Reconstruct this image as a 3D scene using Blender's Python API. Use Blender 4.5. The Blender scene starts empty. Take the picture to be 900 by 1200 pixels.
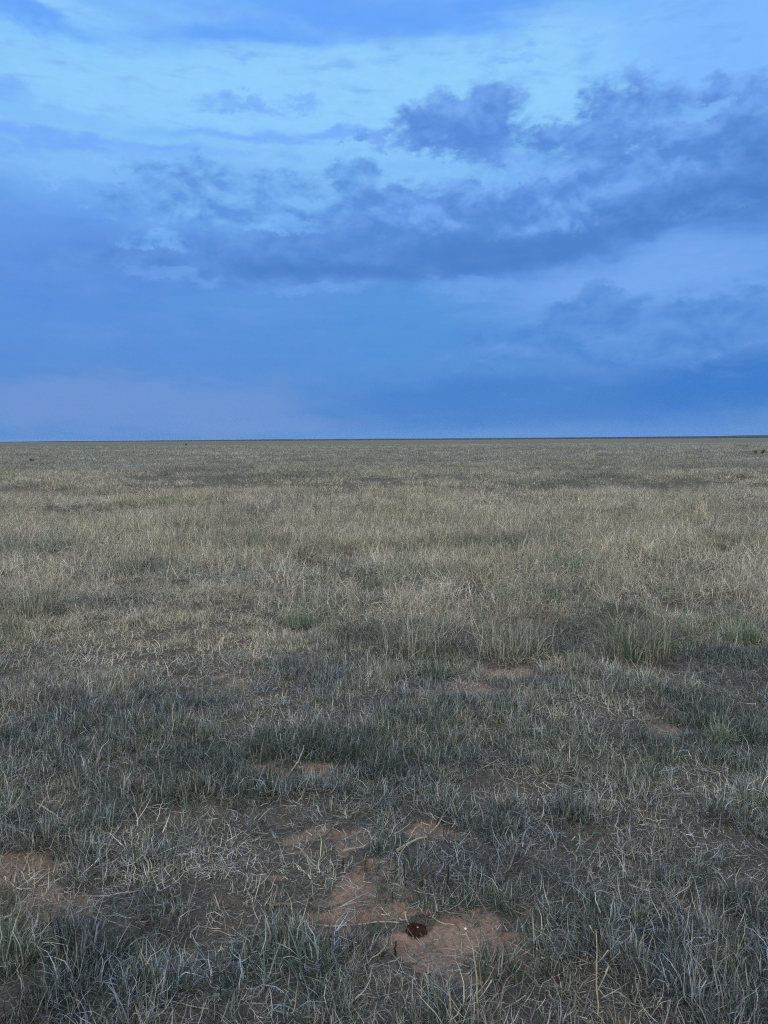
import bpy, bmesh, math, random
import numpy as np
from mathutils import Vector, Matrix

R = math.radians
rng = np.random.default_rng(11)
scene = bpy.context.scene
COL = scene.collection


def lin(r, g, b):
    out = []
    for c in (r, g, b):
        c /= 255.0
        out.append(c / 12.92 if c <= 0.04045 else ((c + 0.055) / 1.055) ** 2.4)
    return tuple(out)


# ------------------------------------------------------------------ camera
FPX = 906.0                      # focal length, in pixels of the 900 x 1200 photograph
CAM_H = 1.6
PITCH = math.atan(84.5 / FPX)
ROLL = -R(0.32)
HAZE = 0.00004
cam_d = bpy.data.cameras.new("camera")
cam = bpy.data.objects.new("camera", cam_d)
COL.objects.link(cam)
cam_d.sensor_fit = 'VERTICAL'
cam_d.sensor_height = 36.0
cam_d.lens = 36.0 * FPX / 1200.0
cam_d.clip_start = 0.05
cam_d.clip_end = 60000.0
cam_rot = Matrix.Rotation(R(90) - PITCH, 4, 'X') @ Matrix.Rotation(ROLL, 4, 'Z')
cam.matrix_world = Matrix.Translation((0, 0, CAM_H)) @ cam_rot
scene.camera = cam


def ray(px, py):
    d = Vector(((px - 450.0) / FPX, -(py - 600.0) / FPX, -1.0))
    return (cam_rot.to_3x3() @ d).normalized()


def gp(px, py, z=0.0):
    """where a line of sight meets the level ground"""
    d = ray(px, py)
    t = (z - CAM_H) / d.z
    return (d.x * t, d.y * t)


def azel(px, py):
    d = ray(px, py)
    return (math.degrees(math.atan2(d.x, d.y)), math.degrees(math.asin(d.z)))


# ------------------------------------------------------------------ numpy noise
def _hash(ix, iy, seed):
    h = (ix.astype(np.int64) * 374761393 + iy.astype(np.int64) * 668265263 + seed * 1442695041) & 0x7fffffff
    h = ((h ^ (h >> 13)) * 1274126177) & 0x7fffffff
    h = h ^ (h >> 16)
    return (h & 0xffff) / 65535.0


def vnoise(x, y, seed=0):
    x = np.asarray(x, float); y = np.asarray(y, float)
    ix = np.floor(x); iy = np.floor(y)
    fx = x - ix; fy = y - iy
    fx = fx * fx * (3 - 2 * fx); fy = fy * fy * (3 - 2 * fy)
    a = _hash(ix, iy, seed); b = _hash(ix + 1, iy, seed)
    c = _hash(ix, iy + 1, seed); d = _hash(ix + 1, iy + 1, seed)
    return (a * (1 - fx) + b * fx) * (1 - fy) + (c * (1 - fx) + d * fx) * fy


def fbm(x, y, seed=0, octv=4):
    s = 0; a = 0.5; n = 0
    for k in range(octv):
        s = s + a * vnoise(x * 2 ** k + 17.3 * k, y * 2 ** k - 9.1 * k, seed + k)
        n += a; a *= 0.5
    return s / n


def sstep(a, b, x):
    if a > b: return 1 - sstep(b, a, x)
    t = np.clip((x - a) / (b - a), 0, 1)
    return t * t * (3 - 2 * t)


# bare patches of red soil: (photo pixel, half width px, half height px, strength)
PATCH_PX = [
    (22, 1022, 46, 22, 1.0), (68, 1052, 46, 17, .75), (60, 935, 42, 15, .55), (405, 978, 66, 15, 1.0),
    (508, 968, 34, 15, .8), (500, 1104, 54, 32, 1.1), (528, 1142, 52, 20, .95), (600, 1112, 34, 22, .75),
    (385, 1068, 66, 17, .8), (366, 900, 30, 14, .85), (308, 904, 26, 9, .5), (600, 786, 58, 11, .72), (540, 800, 50, 9, .6), (570, 812, 40, 6, .5), (560, 985, 40, 14, .4), (450, 1020, 60, 14, .45), (560, 1080, 50, 16, .5), (300, 1030, 50, 12, .4),
    (510, 806, 50, 8, .65), (222, 1112, 34, 15, .6), (805, 1052, 54, 24, .5), (30, 1152, 34, 18, .55),
    (350, 1045, 40, 9, .6), (620, 862, 40, 8, .35), (812, 768, 50, 6, .3), (300, 1180, 18, 8, .3),
    (748, 940, 40, 10, .3), (170, 935, 30, 8, .4), (430, 1090, 34, 14, .6), (700, 1150, 40, 16, .3),
    (120, 860, 46, 7, .3), (455, 1060, 50, 12, .5),
]
PATCH = []
for (px, py, hw, hh, s) in PATCH_PX:
    cx, cy = gp(px, py)
    rx = abs(gp(px + hw, py)[0] - cx)
    y0 = gp(px, py + hh)[1]; y1 = gp(px, py - hh)[1]
    PATCH.append((cx, 0.5 * (y0 + y1), rx, 0.5 * (y1 - y0), s))


def bare(x, y):
    x = np.asarray(x, float); y = np.asarray(y, float)
    wx = (fbm(x * 7, y * 7, 40, 3) - .5) * .24
    wy = (fbm(x * 7, y * 7, 50, 3) - .5) * .24
    m = np.zeros(x.shape)
    for (cx, cy, rx, ry, s) in PATCH:
        r2 = ((x + wx - cx) / (.80 * rx)) ** 2 + ((y + wy - cy) / (.80 * ry)) ** 2
        m = np.maximum(m, s * np.clip(1.5 - r2, 0, 1))
    m = m + 0.40 * sstep(.64, .82, fbm(x * 1.9, y * 1.9, 60, 3)) * (y < 6)
    return np.clip(m + 1.0 * (fbm(x * 9, y * 9, 70, 3) - .5) * sstep(.02, .2, m), 0, 1)


def height(x, y):
    x = np.asarray(x, float); y = np.asarray(y, float)
    d = np.hypot(x, y)
    near = np.exp(-(d / 40.0) ** 2)
    h = near * (0.07 * (fbm(x * .55, y * .55, 3, 3) - .5) + 0.05 * (fbm(x * 2.1, y * 2.1, 5, 3) - .5))
    h = h - 0.018 * sstep(.2, .9, bare(x, y)) * near
    far = sstep(30, 120, d) * (1 - sstep(700, 1500, d))
    h = h + far * 0.35 * (fbm(x * .02, y * .035, 8, 3) - .5)
    h = h + np.exp(-(d / 9.0) ** 2) * 0.012 * (fbm(x * 9, y * 9, 12, 3) - .5)
    return h


def hz(x, y):
    return float(height(np.array([x]), np.array([y]))[0])


# ------------------------------------------------------------------ node helpers
class E:
    """a scalar socket with arithmetic"""
    tree = None

    def __init__(self, s): self.s = s

    @staticmethod
    def op(op, *a, clamp=False):
        n = E.tree.nodes.new('ShaderNodeMath'); n.operation = op; n.use_clamp = clamp
        for i, v in enumerate(a):
            if isinstance(v, E): E.tree.links.new(v.s, n.inputs[i])
            else: n.inputs[i].default_value = v
        return E(n.outputs[0])

    def __add__(s, o): return E.op('ADD', s, o)
    __radd__ = __add__
    def __sub__(s, o): return E.op('SUBTRACT', s, o)
    def __rsub__(s, o): return E.op('SUBTRACT', o, s)
    def __mul__(s, o): return E.op('MULTIPLY', s, o)
    __rmul__ = __mul__
    def __truediv__(s, o): return E.op('DIVIDE', s, o)
    def __rtruediv__(s, o): return E.op('DIVIDE', o, s)
    def max(s, o): return E.op('MAXIMUM', s, o)
    def min(s, o): return E.op('MINIMUM', s, o)
    def clamp(s): return E.op('ADD', s, 0.0, clamp=True)

    def ss(s, a, b):
        n = E.tree.nodes.new('ShaderNodeMapRange'); n.interpolation_type = 'SMOOTHSTEP'
        E.tree.links.new(s.s, n.inputs[0])
        n.inputs[1].default_value = a; n.inputs[2].default_value = b
        n.inputs[3].default_value = 0; n.inputs[4].default_value = 1
        if a > b:
            n.inputs[1].default_value = b; n.inputs[2].default_value = a
            n.inputs[3].default_value = 1; n.inputs[4].default_value = 0
        return E(n.outputs[0])


def vec(x, y, z):
    n = E.tree.nodes.new('ShaderNodeCombineXYZ')
    for i, v in enumerate((x, y, z)):
        if isinstance(v, E): E.tree.links.new(v.s, n.inputs[i])
        else: n.inputs[i].default_value = v
    return n.outputs[0]


def xyz(sock):
    n = E.tree.nodes.new('ShaderNodeSeparateXYZ'); E.tree.links.new(sock, n.inputs[0])
    return E(n.outputs[0]), E(n.outputs[1]), E(n.outputs[2])


def noise(v, scale, detail=4, rough=.5, dist=0.0, lac=2.0):
    n = E.tree.nodes.new('ShaderNodeTexNoise'); n.noise_dimensions = '3D'
    E.tree.links.new(v, n.inputs['Vector'])
    n.inputs['Scale'].default_value = scale; n.inputs['Detail'].default_value = detail
    n.inputs['Roughness'].default_value = rough; n.inputs['Distortion'].default_value = dist
    n.inputs['Lacunarity'].default_value = lac
    return E(n.outputs[0])


def mixc(f, a, b, mode='MIX'):
    n = E.tree.nodes.new('ShaderNodeMix'); n.data_type = 'RGBA'; n.blend_type = mode
    for v, i in ((f, 0), (a, 6), (b, 7)):
        if isinstance(v, E): E.tree.links.new(v.s, n.inputs[i])
        elif isinstance(v, bpy.types.NodeSocket): E.tree.links.new(v, n.inputs[i])
        elif i == 0: n.inputs[0].default_value = v
        else: n.inputs[i].default_value = (*v[:3], 1)
    return n.outputs[2]


# ------------------------------------------------------------------ sky
SUN_EL, SUN_ROT = R(32), R(180 + 18)
world = bpy.data.worlds.new("World"); scene.world = world
world.use_nodes = True
nt = world.node_tree; nt.nodes.clear(); E.tree = nt
out = nt.nodes.new('ShaderNodeOutputWorld')
bg = nt.nodes.new('ShaderNodeBackground'); bg.inputs['Strength'].default_value = 0.1
sky = nt.nodes.new('ShaderNodeTexSky'); sky.sky_type = 'NISHITA'; sky.sun_disc = False
sky.sun_elevation = SUN_EL; sky.sun_rotation = SUN_ROT
tc = nt.nodes.new('ShaderNodeTexCoord')
nrm = nt.nodes.new('ShaderNodeVectorMath'); nrm.operation = 'NORMALIZE'
nt.links.new(tc.outputs['Generated'], nrm.inputs[0])
X, Y, Z = xyz(nrm.outputs[0])
DEG = 180 / math.pi
AZ = E.op('ARCTAN2', X, Y) * DEG
EL = E.op('ARCSINE', Z) * DEG
S1 = vec(X, Y, Z * 2.6)          # flattened: clouds drawn out along the horizon
S2 = vec(X, Y, Z * 1.5)
S3 = vec(X, Y, Z * 5.0)
w1 = noise(S1, 5.0, 5, .55) - .5
w2 = noise(vec(X + 3.1, Y, Z * 2.6), 5.0, 5, .55) - .5
w3 = noise(S2, 26.0, 5, .6) - .5
w4 = noise(vec(X + 7.7, Y, Z * 1.5), 26.0, 5, .6) - .5
w5 = noise(S2, 75.0, 5, .62) - .5
AZs, ELs = AZ + w1 * 10.0 + w3 * 2.0, EL + w2 * 4.0 + w4 * 1.0                     # slow warp for the soft cloud sheets
AZp, ELp = AZ + w1 * 4.0 + w3 * 4.2 + w5 * 1.6, EL + w2 * 1.6 + w4 * 3.0 + w5 * 1.0  # finer warp for the puffs
billow = noise(S2, 17.0, 6, .56, .35)
billow2 = noise(vec(X, Y, Z * 1.5 + 0.022), 17.0, 6, .56, .35)
fine = noise(S1, 40.0, 5, .6)
relief = (billow - billow2)
streak = noise(S3, 7.0, 5, .55, .4)
streak2 = noise(vec(X + 5.0, Y, Z * 5.0), 16.0, 5, .55, .3)


def blob(px, py, hw, hh, A, B, tilt=0.0, p=1.0):
    """1 at the centre of a cloud, falling to 0 at its rim"""
    a, e = azel(px, py)
    sx, sy = hw / FPX * DEG, hh / FPX * DEG
    ct, st = math.cos(R(tilt)), math.sin(R(tilt))
    da, de = A - a, B - e
    u = (da * ct + de * st) * (1 / sx)
    v = (de * ct - da * st) * (1 / sy)
    r2 = u * u + v * v
    q = E.op('SUBTRACT', 1.0, r2 * .45, clamp=True)      # soft rim
    return q * q * q * p


def union(lst):
    m = None
    for b in lst:
        m = b if m is None else m.max(b)
    return m


# clear/high layer, by elevation
def ramp(e, stops):
    n = nt.nodes.new('ShaderNodeValToRGB')
    f = e * (1 / 40.0)
    nt.links.new(f.s, n.inputs[0])
    el = n.color_ramp.elements
    while len(el) < len(stops): el.new(0.5)
    for i, (p, c) in enumerate(stops):
        el[i].position = p / 40.0; el[i].color = (*lin(*c), 1)
    return n.outputs[0]


ev = ELs
base = ramp(ev, [(0.0, (88, 142, 212)), (1.5, (84, 139, 209)), (4.5, (82, 138, 212)), (8.5, (88, 147, 221)),
                 (12.0, (92, 152, 226)), (15.5, (112, 174, 241)), (18.5, (134, 197, 251)), (24, (140, 205, 255)),
                 (29.0, (122, 184, 255)), (40, (110, 170, 246))])
base = mixc(0.05, base, mixc(1.0, sky.outputs[0], (.1, .1, .1), 'MULTIPLY'))
# slow brightness change of the overcast
base = mixc(((streak - .5) * 1.6).clamp() * .30, base, lin(132, 186, 244))
base = mixc(((.5 - streak) * 1.8).clamp() * .40, base, lin(74, 130, 210))


def soft(base, col, lst, gain=1.0, tex=None, lo=.0, hi=.9):
    m = union(lst)
    if tex is not None: m = m + tex * (m.ss(0, .35))
    return mixc(m.ss(lo, hi) * gain, base, lin(*col))


def puffs(lst, k, lo):
    m = union(lst)
    return m * 1.25 + TB * k * m.ss(.02, .4) + lo


TB = (billow - .5) * 2.9 + (fine - .5) * 1.1 + w5 * .6
# broad light and dark areas of the sheet
base = soft(base, (146, 208, 253), [blob(500, 105, 330, 62, AZs, ELs), blob(250, 110, 330, 50, AZs, ELs, 0, .8),
                                    blob(640, 80, 260, 60, AZs, ELs, 0, .8), blob(60, 8, 70, 16, AZs, ELs, 0, .7)], .9)
base = soft(base, (126, 182, 255), [blob(860, 40, 170, 70, AZs, ELs)], .8)
base = soft(base, (106, 160, 238), [blob(40, 268, 140, 60, AZs, ELs)], .55)
base = soft(base, (90, 143, 222), [blob(40, 320, 210, 85, AZs, ELs), blob(250, 400, 330, 50, AZs, ELs, 0, .6)], .7)
base = soft(base, (84, 148, 216), [blob(490, 400, 220, 90, AZs, ELs)], .6)
base = soft(base, (120, 168, 238), [blob(760, 315, 220, 62, AZs, ELs, 4), blob(880, 275, 110, 42, AZs, ELs, 0, .8)], .95,
            (streak2 - .5) * .6)
base = soft(base, (114, 152, 212), [blob(130, 470, 330, 34, AZs, ELs), blob(250, 490, 320, 22, AZs, ELs, 0, .8)], .8, (streak2 - .5) * .9)
base = soft(base, (70, 129, 205), [blob(640, 468, 330, 42, AZs, ELs), blob(850, 450, 180, 42, AZs, ELs)], .8)
base = soft(base, (60, 122, 202), [blob(860, 452, 150, 32, AZs, ELs)], .7)
base = soft(base, (98, 152, 218), [blob(700, 508, 500, 9, AZ, EL)], .5)

# bands of soft cloud high up
T1 = (streak - .5) * 1.3 + (fine - .5) * .3
base = soft(base, (102, 164, 250), [blob(440, 18, 260, 30, AZs, ELs, -2), blob(300, 42, 200, 20, AZs, ELs, 2, .8),
                                    blob(40, 18, 90, 12, AZs, ELs, 0, .9), blob(590, 8, 150, 20, AZs, ELs)], .95, T1, .0, 1.0)
base = soft(base, (112, 166, 250), [blob(0, 108, 60, 22, AZs, ELs, 0, .7), blob(90, 168, 190, 11, AZs, ELs, 0, 1),
                                    blob(300, 158, 150, 8, AZs, ELs, 2, .8), blob(0, 168, 80, 11, AZs, ELs, 0, .7),
                                    blob(400, 152, 80, 6, AZs, ELs, 0, .7)], .75, T1 * 1.4, .0, 1.05)
base = mixc(puffs([blob(280, 119, 76, 9, AZp, ELp), blob(350, 120, 40, 6, AZp, ELp, 0, .8), blob(275, 72, 18, 7, AZp, ELp, 0, .7),
                   blob(610, 62, 50, 6, AZp, ELp, 0, .7)], .4, -.1).ss(-.05, 1.25) * .7, base, lin(114, 172, 248))

wv = ((streak2 * .55 + fine * .25 + billow * .2) + w3 * .12).ss(.46, .66)
base = mixc(wv * EL.ss(11, 17) * .42, base, lin(112, 166, 242))
base = mixc((union([blob(60, 290, 150, 70, AZs, ELs)]) + (streak2 - .5) * .5).ss(0.05, 1) * .35, base, lin(98, 146, 224))
# puffs: cumulus fragments with broken upper edges
puff1 = [blob(208, 205, 70, 26, AZp, ELp), blob(250, 240, 130, 32, AZp, ELp, 0, .9), blob(420, 205, 44, 26, AZp, ELp, 0, .9),
         blob(420, 240, 150, 28, AZp, ELp, 0, .9), blob(135, 240, 60, 16, AZp, ELp, 0, .6), blob(340, 222, 90, 20, AZp, ELp, 0, .7)]
m1 = puffs(puff1, .92, -.16)
c1 = mixc((relief * 4 + .36).clamp(), lin(93, 148, 222), lin(126, 184, 244))
base = mixc(m1.ss(-.04, .78) * .95, base, c1)

# the big sloping dark sheet
sheet = [blob(350, 305, 290, 34, AZs, ELs, 1), blob(560, 275, 300, 44, AZs, ELs, 5), blob(800, 240, 280, 48, AZs, ELs, 10),
         blob(700, 255, 190, 52, AZs, ELs, 8), blob(190, 305, 150, 30, AZs, ELs, 0, .6), blob(900, 205, 130, 62, AZs, ELs, 10)]
ms = union(sheet) * 1.25 + (streak2 - .5) * .7 + (billow - .5) * .7
base = mixc(ms.ss(0.0, .72) * .9, base, mixc((relief * 3 + .4).clamp(), lin(84, 137, 213), lin(102, 154, 226)))
dark = [blob(600, 288, 210, 26, AZs, ELs, 5), blob(390, 315, 230, 18, AZs, ELs, 0, .8), blob(850, 236, 150, 28, AZs, ELs, 11),
        blob(890, 205, 70, 40, AZs, ELs, 10, .8)]
md = union(dark) * 1.2 + (streak2 - .5) * .5
base = mixc(md.ss(0.0, 1.1) * .8, base, lin(74, 127, 201))

puff2 = [blob(548, 145, 82, 40, AZp, ELp, 0, 1.2), blob(500, 160, 50, 22, AZp, ELp), blob(635, 168, 95, 24, AZp, ELp, 0, 1.0), blob(450, 158, 60, 9, AZp, ELp, 0, .7),
         blob(745, 135, 78, 52, AZp, ELp), blob(690, 190, 150, 44, AZp, ELp, 0, .9), blob(850, 110, 70, 26, AZp, ELp, 0, .8),
         blob(840, 150, 100, 40, AZp, ELp, 0, .9), blob(800, 205, 170, 56, AZp, ELp, 0, 1.15), blob(880, 195, 80, 50, AZp, ELp, 0, 1.1), blob(560, 238, 170, 34, AZp, ELp, 0, .9),
         blob(900, 112, 50, 22, AZp, ELp, 0, .7)]
m2 = puffs(puff2, .92, -.20)
c2 = mixc((relief * 4.4 + .38).clamp(), lin(88, 140, 217), lin(116, 168, 240))
base = mixc(m2.ss(-.04, .78) * .95, base, c2)
glow = [blob(505, 193, 60, 10, AZp, ELp), blob(640, 195, 40, 14, AZp, ELp, 0, .8), blob(815, 130, 50, 10, AZp, ELp, 0, .9),
        blob(590, 205, 40, 12, AZp, ELp, 0, .8), blob(185, 285, 60, 14, AZp, ELp, 0, .6), blob(330, 265, 90, 9, AZp, ELp, 0, .7),
        blob(110, 203, 80, 14, AZp, ELp, 0, 1.1), blob(60, 135, 90, 14, AZp, ELp, 0, .9), blob(200, 178, 90, 9, AZp, ELp, 0, .9)]
base = mixc(puffs(glow, .8, -.12).ss(0, .9) * .6, base, lin(128, 188, 250))
base = mixc(((union([blob(900, 205, 100, 62, AZs, ELs), blob(800, 238, 110, 36, AZs, ELs, 10, .8)]) + (billow - .5) * .5)).ss(.05, 1.0) * .75, base, lin(76, 124, 200))
base = mixc((union([blob(545, 160, 84, 20, AZp, ELp)]) * 1.2).ss(.1, 1) * .45, base, lin(84, 136, 218))

puff3 = [blob(700, 375, 80, 30, AZp, ELp), blob(708, 350, 26, 26, AZp, ELp, 0, .9), blob(620, 405, 130, 30, AZp, ELp, 0, .8),
         blob(830, 372, 110, 26, AZp, ELp, 4, .8), blob(880, 348, 36, 16, AZp, ELp, 0, .8), blob(760, 405, 160, 30, AZp, ELp, 3, .9),
         blob(560, 425, 90, 12, AZp, ELp, 0, .6)]
m3 = puffs(puff3, .5, -.12)
base = mixc(m3.ss(0, .8) * .85, base, mixc((relief * 3 + .4).clamp(), lin(80, 136, 209), lin(102, 156, 225)))
wisp = [blob(200, 325, 60, 10, AZp, ELp), blob(370, 340, 90, 10, AZp, ELp, 0, .8), blob(560, 335, 90, 12, AZp, ELp, 0, .8)]
base = mixc(puffs(wisp, .4, -.1).ss(.05, .8) * .5, base, lin(112, 165, 236))

grade = ((streak2 - .5) * .30 + TB * .055 + w5 * .10) * EL.ss(1, 9) + 1.0
base = mixc(1.0, base, vec(grade, grade * .5 + .5, grade * .2 + .8), 'MULTIPLY')
# the half of the sky behind the photographer: unseen bright cloud, made up to light the ground
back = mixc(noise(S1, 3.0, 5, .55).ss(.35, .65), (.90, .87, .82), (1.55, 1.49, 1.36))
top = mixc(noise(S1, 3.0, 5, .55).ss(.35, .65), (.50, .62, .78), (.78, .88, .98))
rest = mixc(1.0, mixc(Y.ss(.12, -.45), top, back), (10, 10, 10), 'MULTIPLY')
final = mixc(1.0, base, (10, 10, 10), 'MULTIPLY')
nt.links.new(final, bg.inputs[0])
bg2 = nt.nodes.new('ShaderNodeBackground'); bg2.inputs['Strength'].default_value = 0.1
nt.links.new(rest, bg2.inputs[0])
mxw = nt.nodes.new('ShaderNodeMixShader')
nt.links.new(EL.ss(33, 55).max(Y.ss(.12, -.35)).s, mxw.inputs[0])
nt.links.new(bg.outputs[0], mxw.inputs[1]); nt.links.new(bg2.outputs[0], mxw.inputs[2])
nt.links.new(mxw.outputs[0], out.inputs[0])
world.cycles.sampling_method = 'MANUAL'
world.cycles.sample_map_resolution = 512

sun_d = bpy.data.lights.new("sun", 'SUN')
sun_d.energy = .9; sun_d.angle = R(35); sun_d.color = (1.0, .95, .88)
sun = bpy.data.objects.new("sun", sun_d); COL.objects.link(sun)
sdir = Vector((math.sin(SUN_ROT) * math.cos(SUN_EL), math.cos(SUN_ROT) * math.cos(SUN_EL), math.sin(SUN_EL)))
sun.rotation_euler = sdir.to_track_quat('Z', 'Y').to_euler()
sun.location = (0, -20, 30)


# ------------------------------------------------------------------ materials
def new_mat(name):
    m = bpy.data.materials.new(name); m.use_nodes = True
    m.node_tree.nodes.clear(); E.tree = m.node_tree
    o = m.node_tree.nodes.new('ShaderNodeOutputMaterial')
    return m, m.node_tree, o


def attr(name, kind='GEOMETRY'):
    n = E.tree.nodes.new('ShaderNodeAttribute'); n.attribute_name = name; n.attribute_type = kind
    return n.outputs['Vector']


def principled(o, col, rough=.9, bump=None, bstr=.5, bdist=.01, spec=.2):
    t = E.tree
    p = t.nodes.new('ShaderNodeBsdfPrincipled')
    if isinstance(col, bpy.types.NodeSocket): t.links.new(col, p.inputs['Base Color'])
    else: p.inputs['Base Color'].default_value = (*col, 1)
    p.inputs['Roughness'].default_value = rough
    p.inputs['Specular IOR Level'].default_value = spec
    if bump is not None:
        b = t.nodes.new('ShaderNodeBump'); b.inputs['Strength'].default_value = bstr; b.inputs['Distance'].default_value = bdist
        t.links.new(bump.s, b.inputs['Height']); t.links.new(b.outputs[0], p.inputs['Normal'])
    t.links.new(p.outputs[0], o.inputs[0])
    return p


def grass_mat(name, tint=None, tipf=.45):
    """tint = (green, straw, value); None reads it from the spot where each clump grows"""
    m, t, o = new_mat(name)
    ra, ta, rb = xyz(attr('blade'))              # per blade random, along the blade, second random
    if tint is None:
        g, s, v = xyz(attr('tint', 'INSTANCER'))
    else:
        g, s, v = (E.op('ADD', float(c), 0.0) for c in tint)
    dead = mixc(ra.ss(.15, .95), (.125, .135, .118), (.63, .635, .575))     # weathered grey blades
    straw = mixc(ra.ss(.1, .9), (.19, .175, .115), (.64, .575, .44))     # dry straw
    stem = (.21, .155, .13)                                             # reddish old stems
    blue_grey = mixc(ra.ss(.25, 1.0), (.042, .060, .078), (.50, .60, .68))      # blue-grey blades, used where the straw value is low
    dead = mixc(s.ss(.42, .08), dead, blue_grey)
    c = mixc(s, dead, straw)
    c = mixc(rb.ss(.86, .9) * .55, c, stem)
    green = mixc(ra, (.034, .068, .038), (.115, .180, .112))
    isg = E.op('GREATER_THAN', g, rb)
    tip = ta.ss(.55, 1.0) * tipf
    gcol = mixc(tip, green, dead)
    c = mixc(isg * .92, c, gcol)
    c = mixc(1.0, c, vec(v, v, v), 'MULTIPLY')
    d = t.nodes.new('ShaderNodeBsdfDiffuse'); t.links.new(c, d.inputs[0])
    tr = t.nodes.new('ShaderNodeBsdfTranslucent'); t.links.new(c, tr.inputs[0])
    mx = t.nodes.new('ShaderNodeMixShader'); mx.inputs[0].default_value = .2
    t.links.new(d.outputs[0], mx.inputs[1]); t.links.new(tr.outputs[0], mx.inputs[2])
    gl = t.nodes.new('ShaderNodeBsdfGlossy'); gl.inputs['Roughness'].default_value = .5
    gl.inputs[0].default_value = (1, 1, 1, 1)
    mg = t.nodes.new('ShaderNodeMixShader'); mg.inputs[0].default_value = .025
    t.links.new(mx.outputs[0], mg.inputs[1]); t.links.new(gl.outputs[0], mg.inputs[2])
    t.links.new(mg.outputs[0], o.inputs[0])
    return m


M_GRASS = grass_mat('grass_blades')

# ground: red soil, thatch coloured darker for the shade between tufts, far field
m, t, o = new_mat('ground_soil')
g = t.nodes.new('ShaderNodeNewGeometry'); pos = g.outputs['Position']
px_, py_, pz_ = xyz(pos)
bx, by, _ = xyz(attr('cover'))                    # bare soil, far field
n1 = noise(pos, 3.5, 6, .6); n2 = noise(pos, 38, 6, .65); n3 = noise(pos, 160, 4, .6)
soil = mixc(n1.ss(.3, .7), (.21, .142, .110), (.30, .215, .172))
soil = mixc(n2.ss(.35, .75) * .6, soil, (.36, .285, .25))
soil = mixc(n3.ss(.60, .70) * .65, soil, (.11, .078, .064))
shaded_thatch = mixc(n3.ss(.35, .65), (.022, .022, .021), (.12, .12, .112))
col = mixc((bx * 1.3 + (n2 - .5) * .8).ss(.25, .8), mixc(.16, shaded_thatch, soil), soil)
flat = vec(px_ * .35, py_, pz_)
f1 = noise(flat, .09, 6, .6); f2 = noise(flat, .9, 5, .6)
f3 = noise(vec(px_ * .25, py_, 0.0), .012, 5, .6)
field = mixc(f1.ss(.3, .7), (.150, .148, .118), (.205, .20, .155))
field = mixc(f2.ss(.5, .75) * .4, field, (.11, .115, .075))
field = mixc(f3.ss(.45, .7) * .4, field, (.14, .125, .115))
col = mixc(by, col, field)
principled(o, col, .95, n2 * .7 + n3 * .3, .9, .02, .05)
M_GROUND = m


# ------------------------------------------------------------------ objects
def link(o, parent=None):
    COL.objects.link(o)
    if parent is not None: o.parent = parent
    return o


def mesh_obj(name, me, mat=None, parent=None):
    o = bpy.data.objects.new(name, me)
    if mat is not None: me.materials.append(mat)
    return link(o, parent)


def empty(name, loc, rz=0.0):
    o = bpy.data.objects.new(name, None); o.location = loc; o.rotation_euler = (0, 0, rz)
    o.empty_display_size = .05
    return link(o)


def tag(o, label=None, cat=None, group=None, kind=None):
    if label: o['label'] = label
    if cat: o['category'] = cat
    if group: o['group'] = group
    if kind: o['kind'] = kind
    return o


# ground sheet: closely divided near the viewer, reaching the horizon
def spaced(n, k, half):
    u = np.linspace(-1, 1, n)
    return half * np.sinh(k * u) / math.sinh(k)


xs = spaced(520, 10.6, 9000.0)
ys = spaced(620, 10.6, 9000.0) + 3.0
GX, GY = np.meshgrid(xs, ys)
GZ = height(GX, GY)
co = np.stack([GX, GY, GZ], -1).reshape(-1, 3)
nx, ny = len(xs), len(ys)
idx = np.arange(nx * ny).reshape(ny, nx)
quads = np.stack([idx[:-1, :-1], idx[:-1, 1:], idx[1:, 1:], idx[1:, :-1]], -1).reshape(-1, 4)


def np_mesh(name, co, faces, smooth=True):
    me = bpy.data.meshes.new(name)
    k = faces.shape[1]
    me.vertices.add(len(co)); me.vertices.foreach_set('co', co.astype(np.float32).ravel())
    me.loops.add(faces.size); me.loops.foreach_set('vertex_index', faces.astype(np.int32).ravel())
    me.polygons.add(len(faces))
    me.polygons.foreach_set('loop_start', (np.arange(len(faces)) * k).astype(np.int32))
    me.polygons.foreach_set('loop_total', np.full(len(faces), k, np.int32))
    if smooth: me.polygons.foreach_set('use_smooth', np.ones(len(faces), bool))
    me.update(calc_edges=True)
    return me


gme = np_mesh('ground', co, quads)
dist = np.hypot(GX, GY)
cov = np.stack([bare(GX, GY), sstep(16, 70, dist) * .97, np.zeros_like(GX)], -1).reshape(-1, 3)
a = gme.attributes.new('cover', 'FLOAT_VECTOR', 'POINT'); a.data.foreach_set('vector', cov.astype(np.float32).ravel())
ground = mesh_obj('ground', gme, M_GROUND)
tag(ground, kind='structure')

# distant rise of land along the horizon
HD = 4200.0
na = 241
ang = np.linspace(R(-75), R(75), na)
hh = 3.0 + 5.0 * sstep(-30, -4, np.degrees(ang)) + 3.5 * sstep(2, 24, np.degrees(ang)) \
    + 2.0 * (fbm(np.degrees(ang) * .35, ang * 0, 21, 4) - .5) + 2.0 * sstep(23.5, 24.6, np.degrees(ang))
rows = []
for (dr, kf) in ((-160, -.3), (-40, .45), (60, 1.0), (500, .9), (1500, -.5)):
    rows.append(np.stack([np.sin(ang) * (HD + dr), np.cos(ang) * (HD + dr), hh * kf], -1))
co = np.concatenate(rows)
idx = np.arange(na * len(rows)).reshape(len(rows), na)
quads = np.stack([idx[:-1, :-1], idx[:-1, 1:], idx[1:, 1:], idx[1:, :-1]], -1).reshape(-1, 4)
m, t, o = new_mat('distant_scrub')
g = t.nodes.new('ShaderNodeNewGeometry')
nn = noise(g.outputs['Position'], .02, 4, .6)
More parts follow.
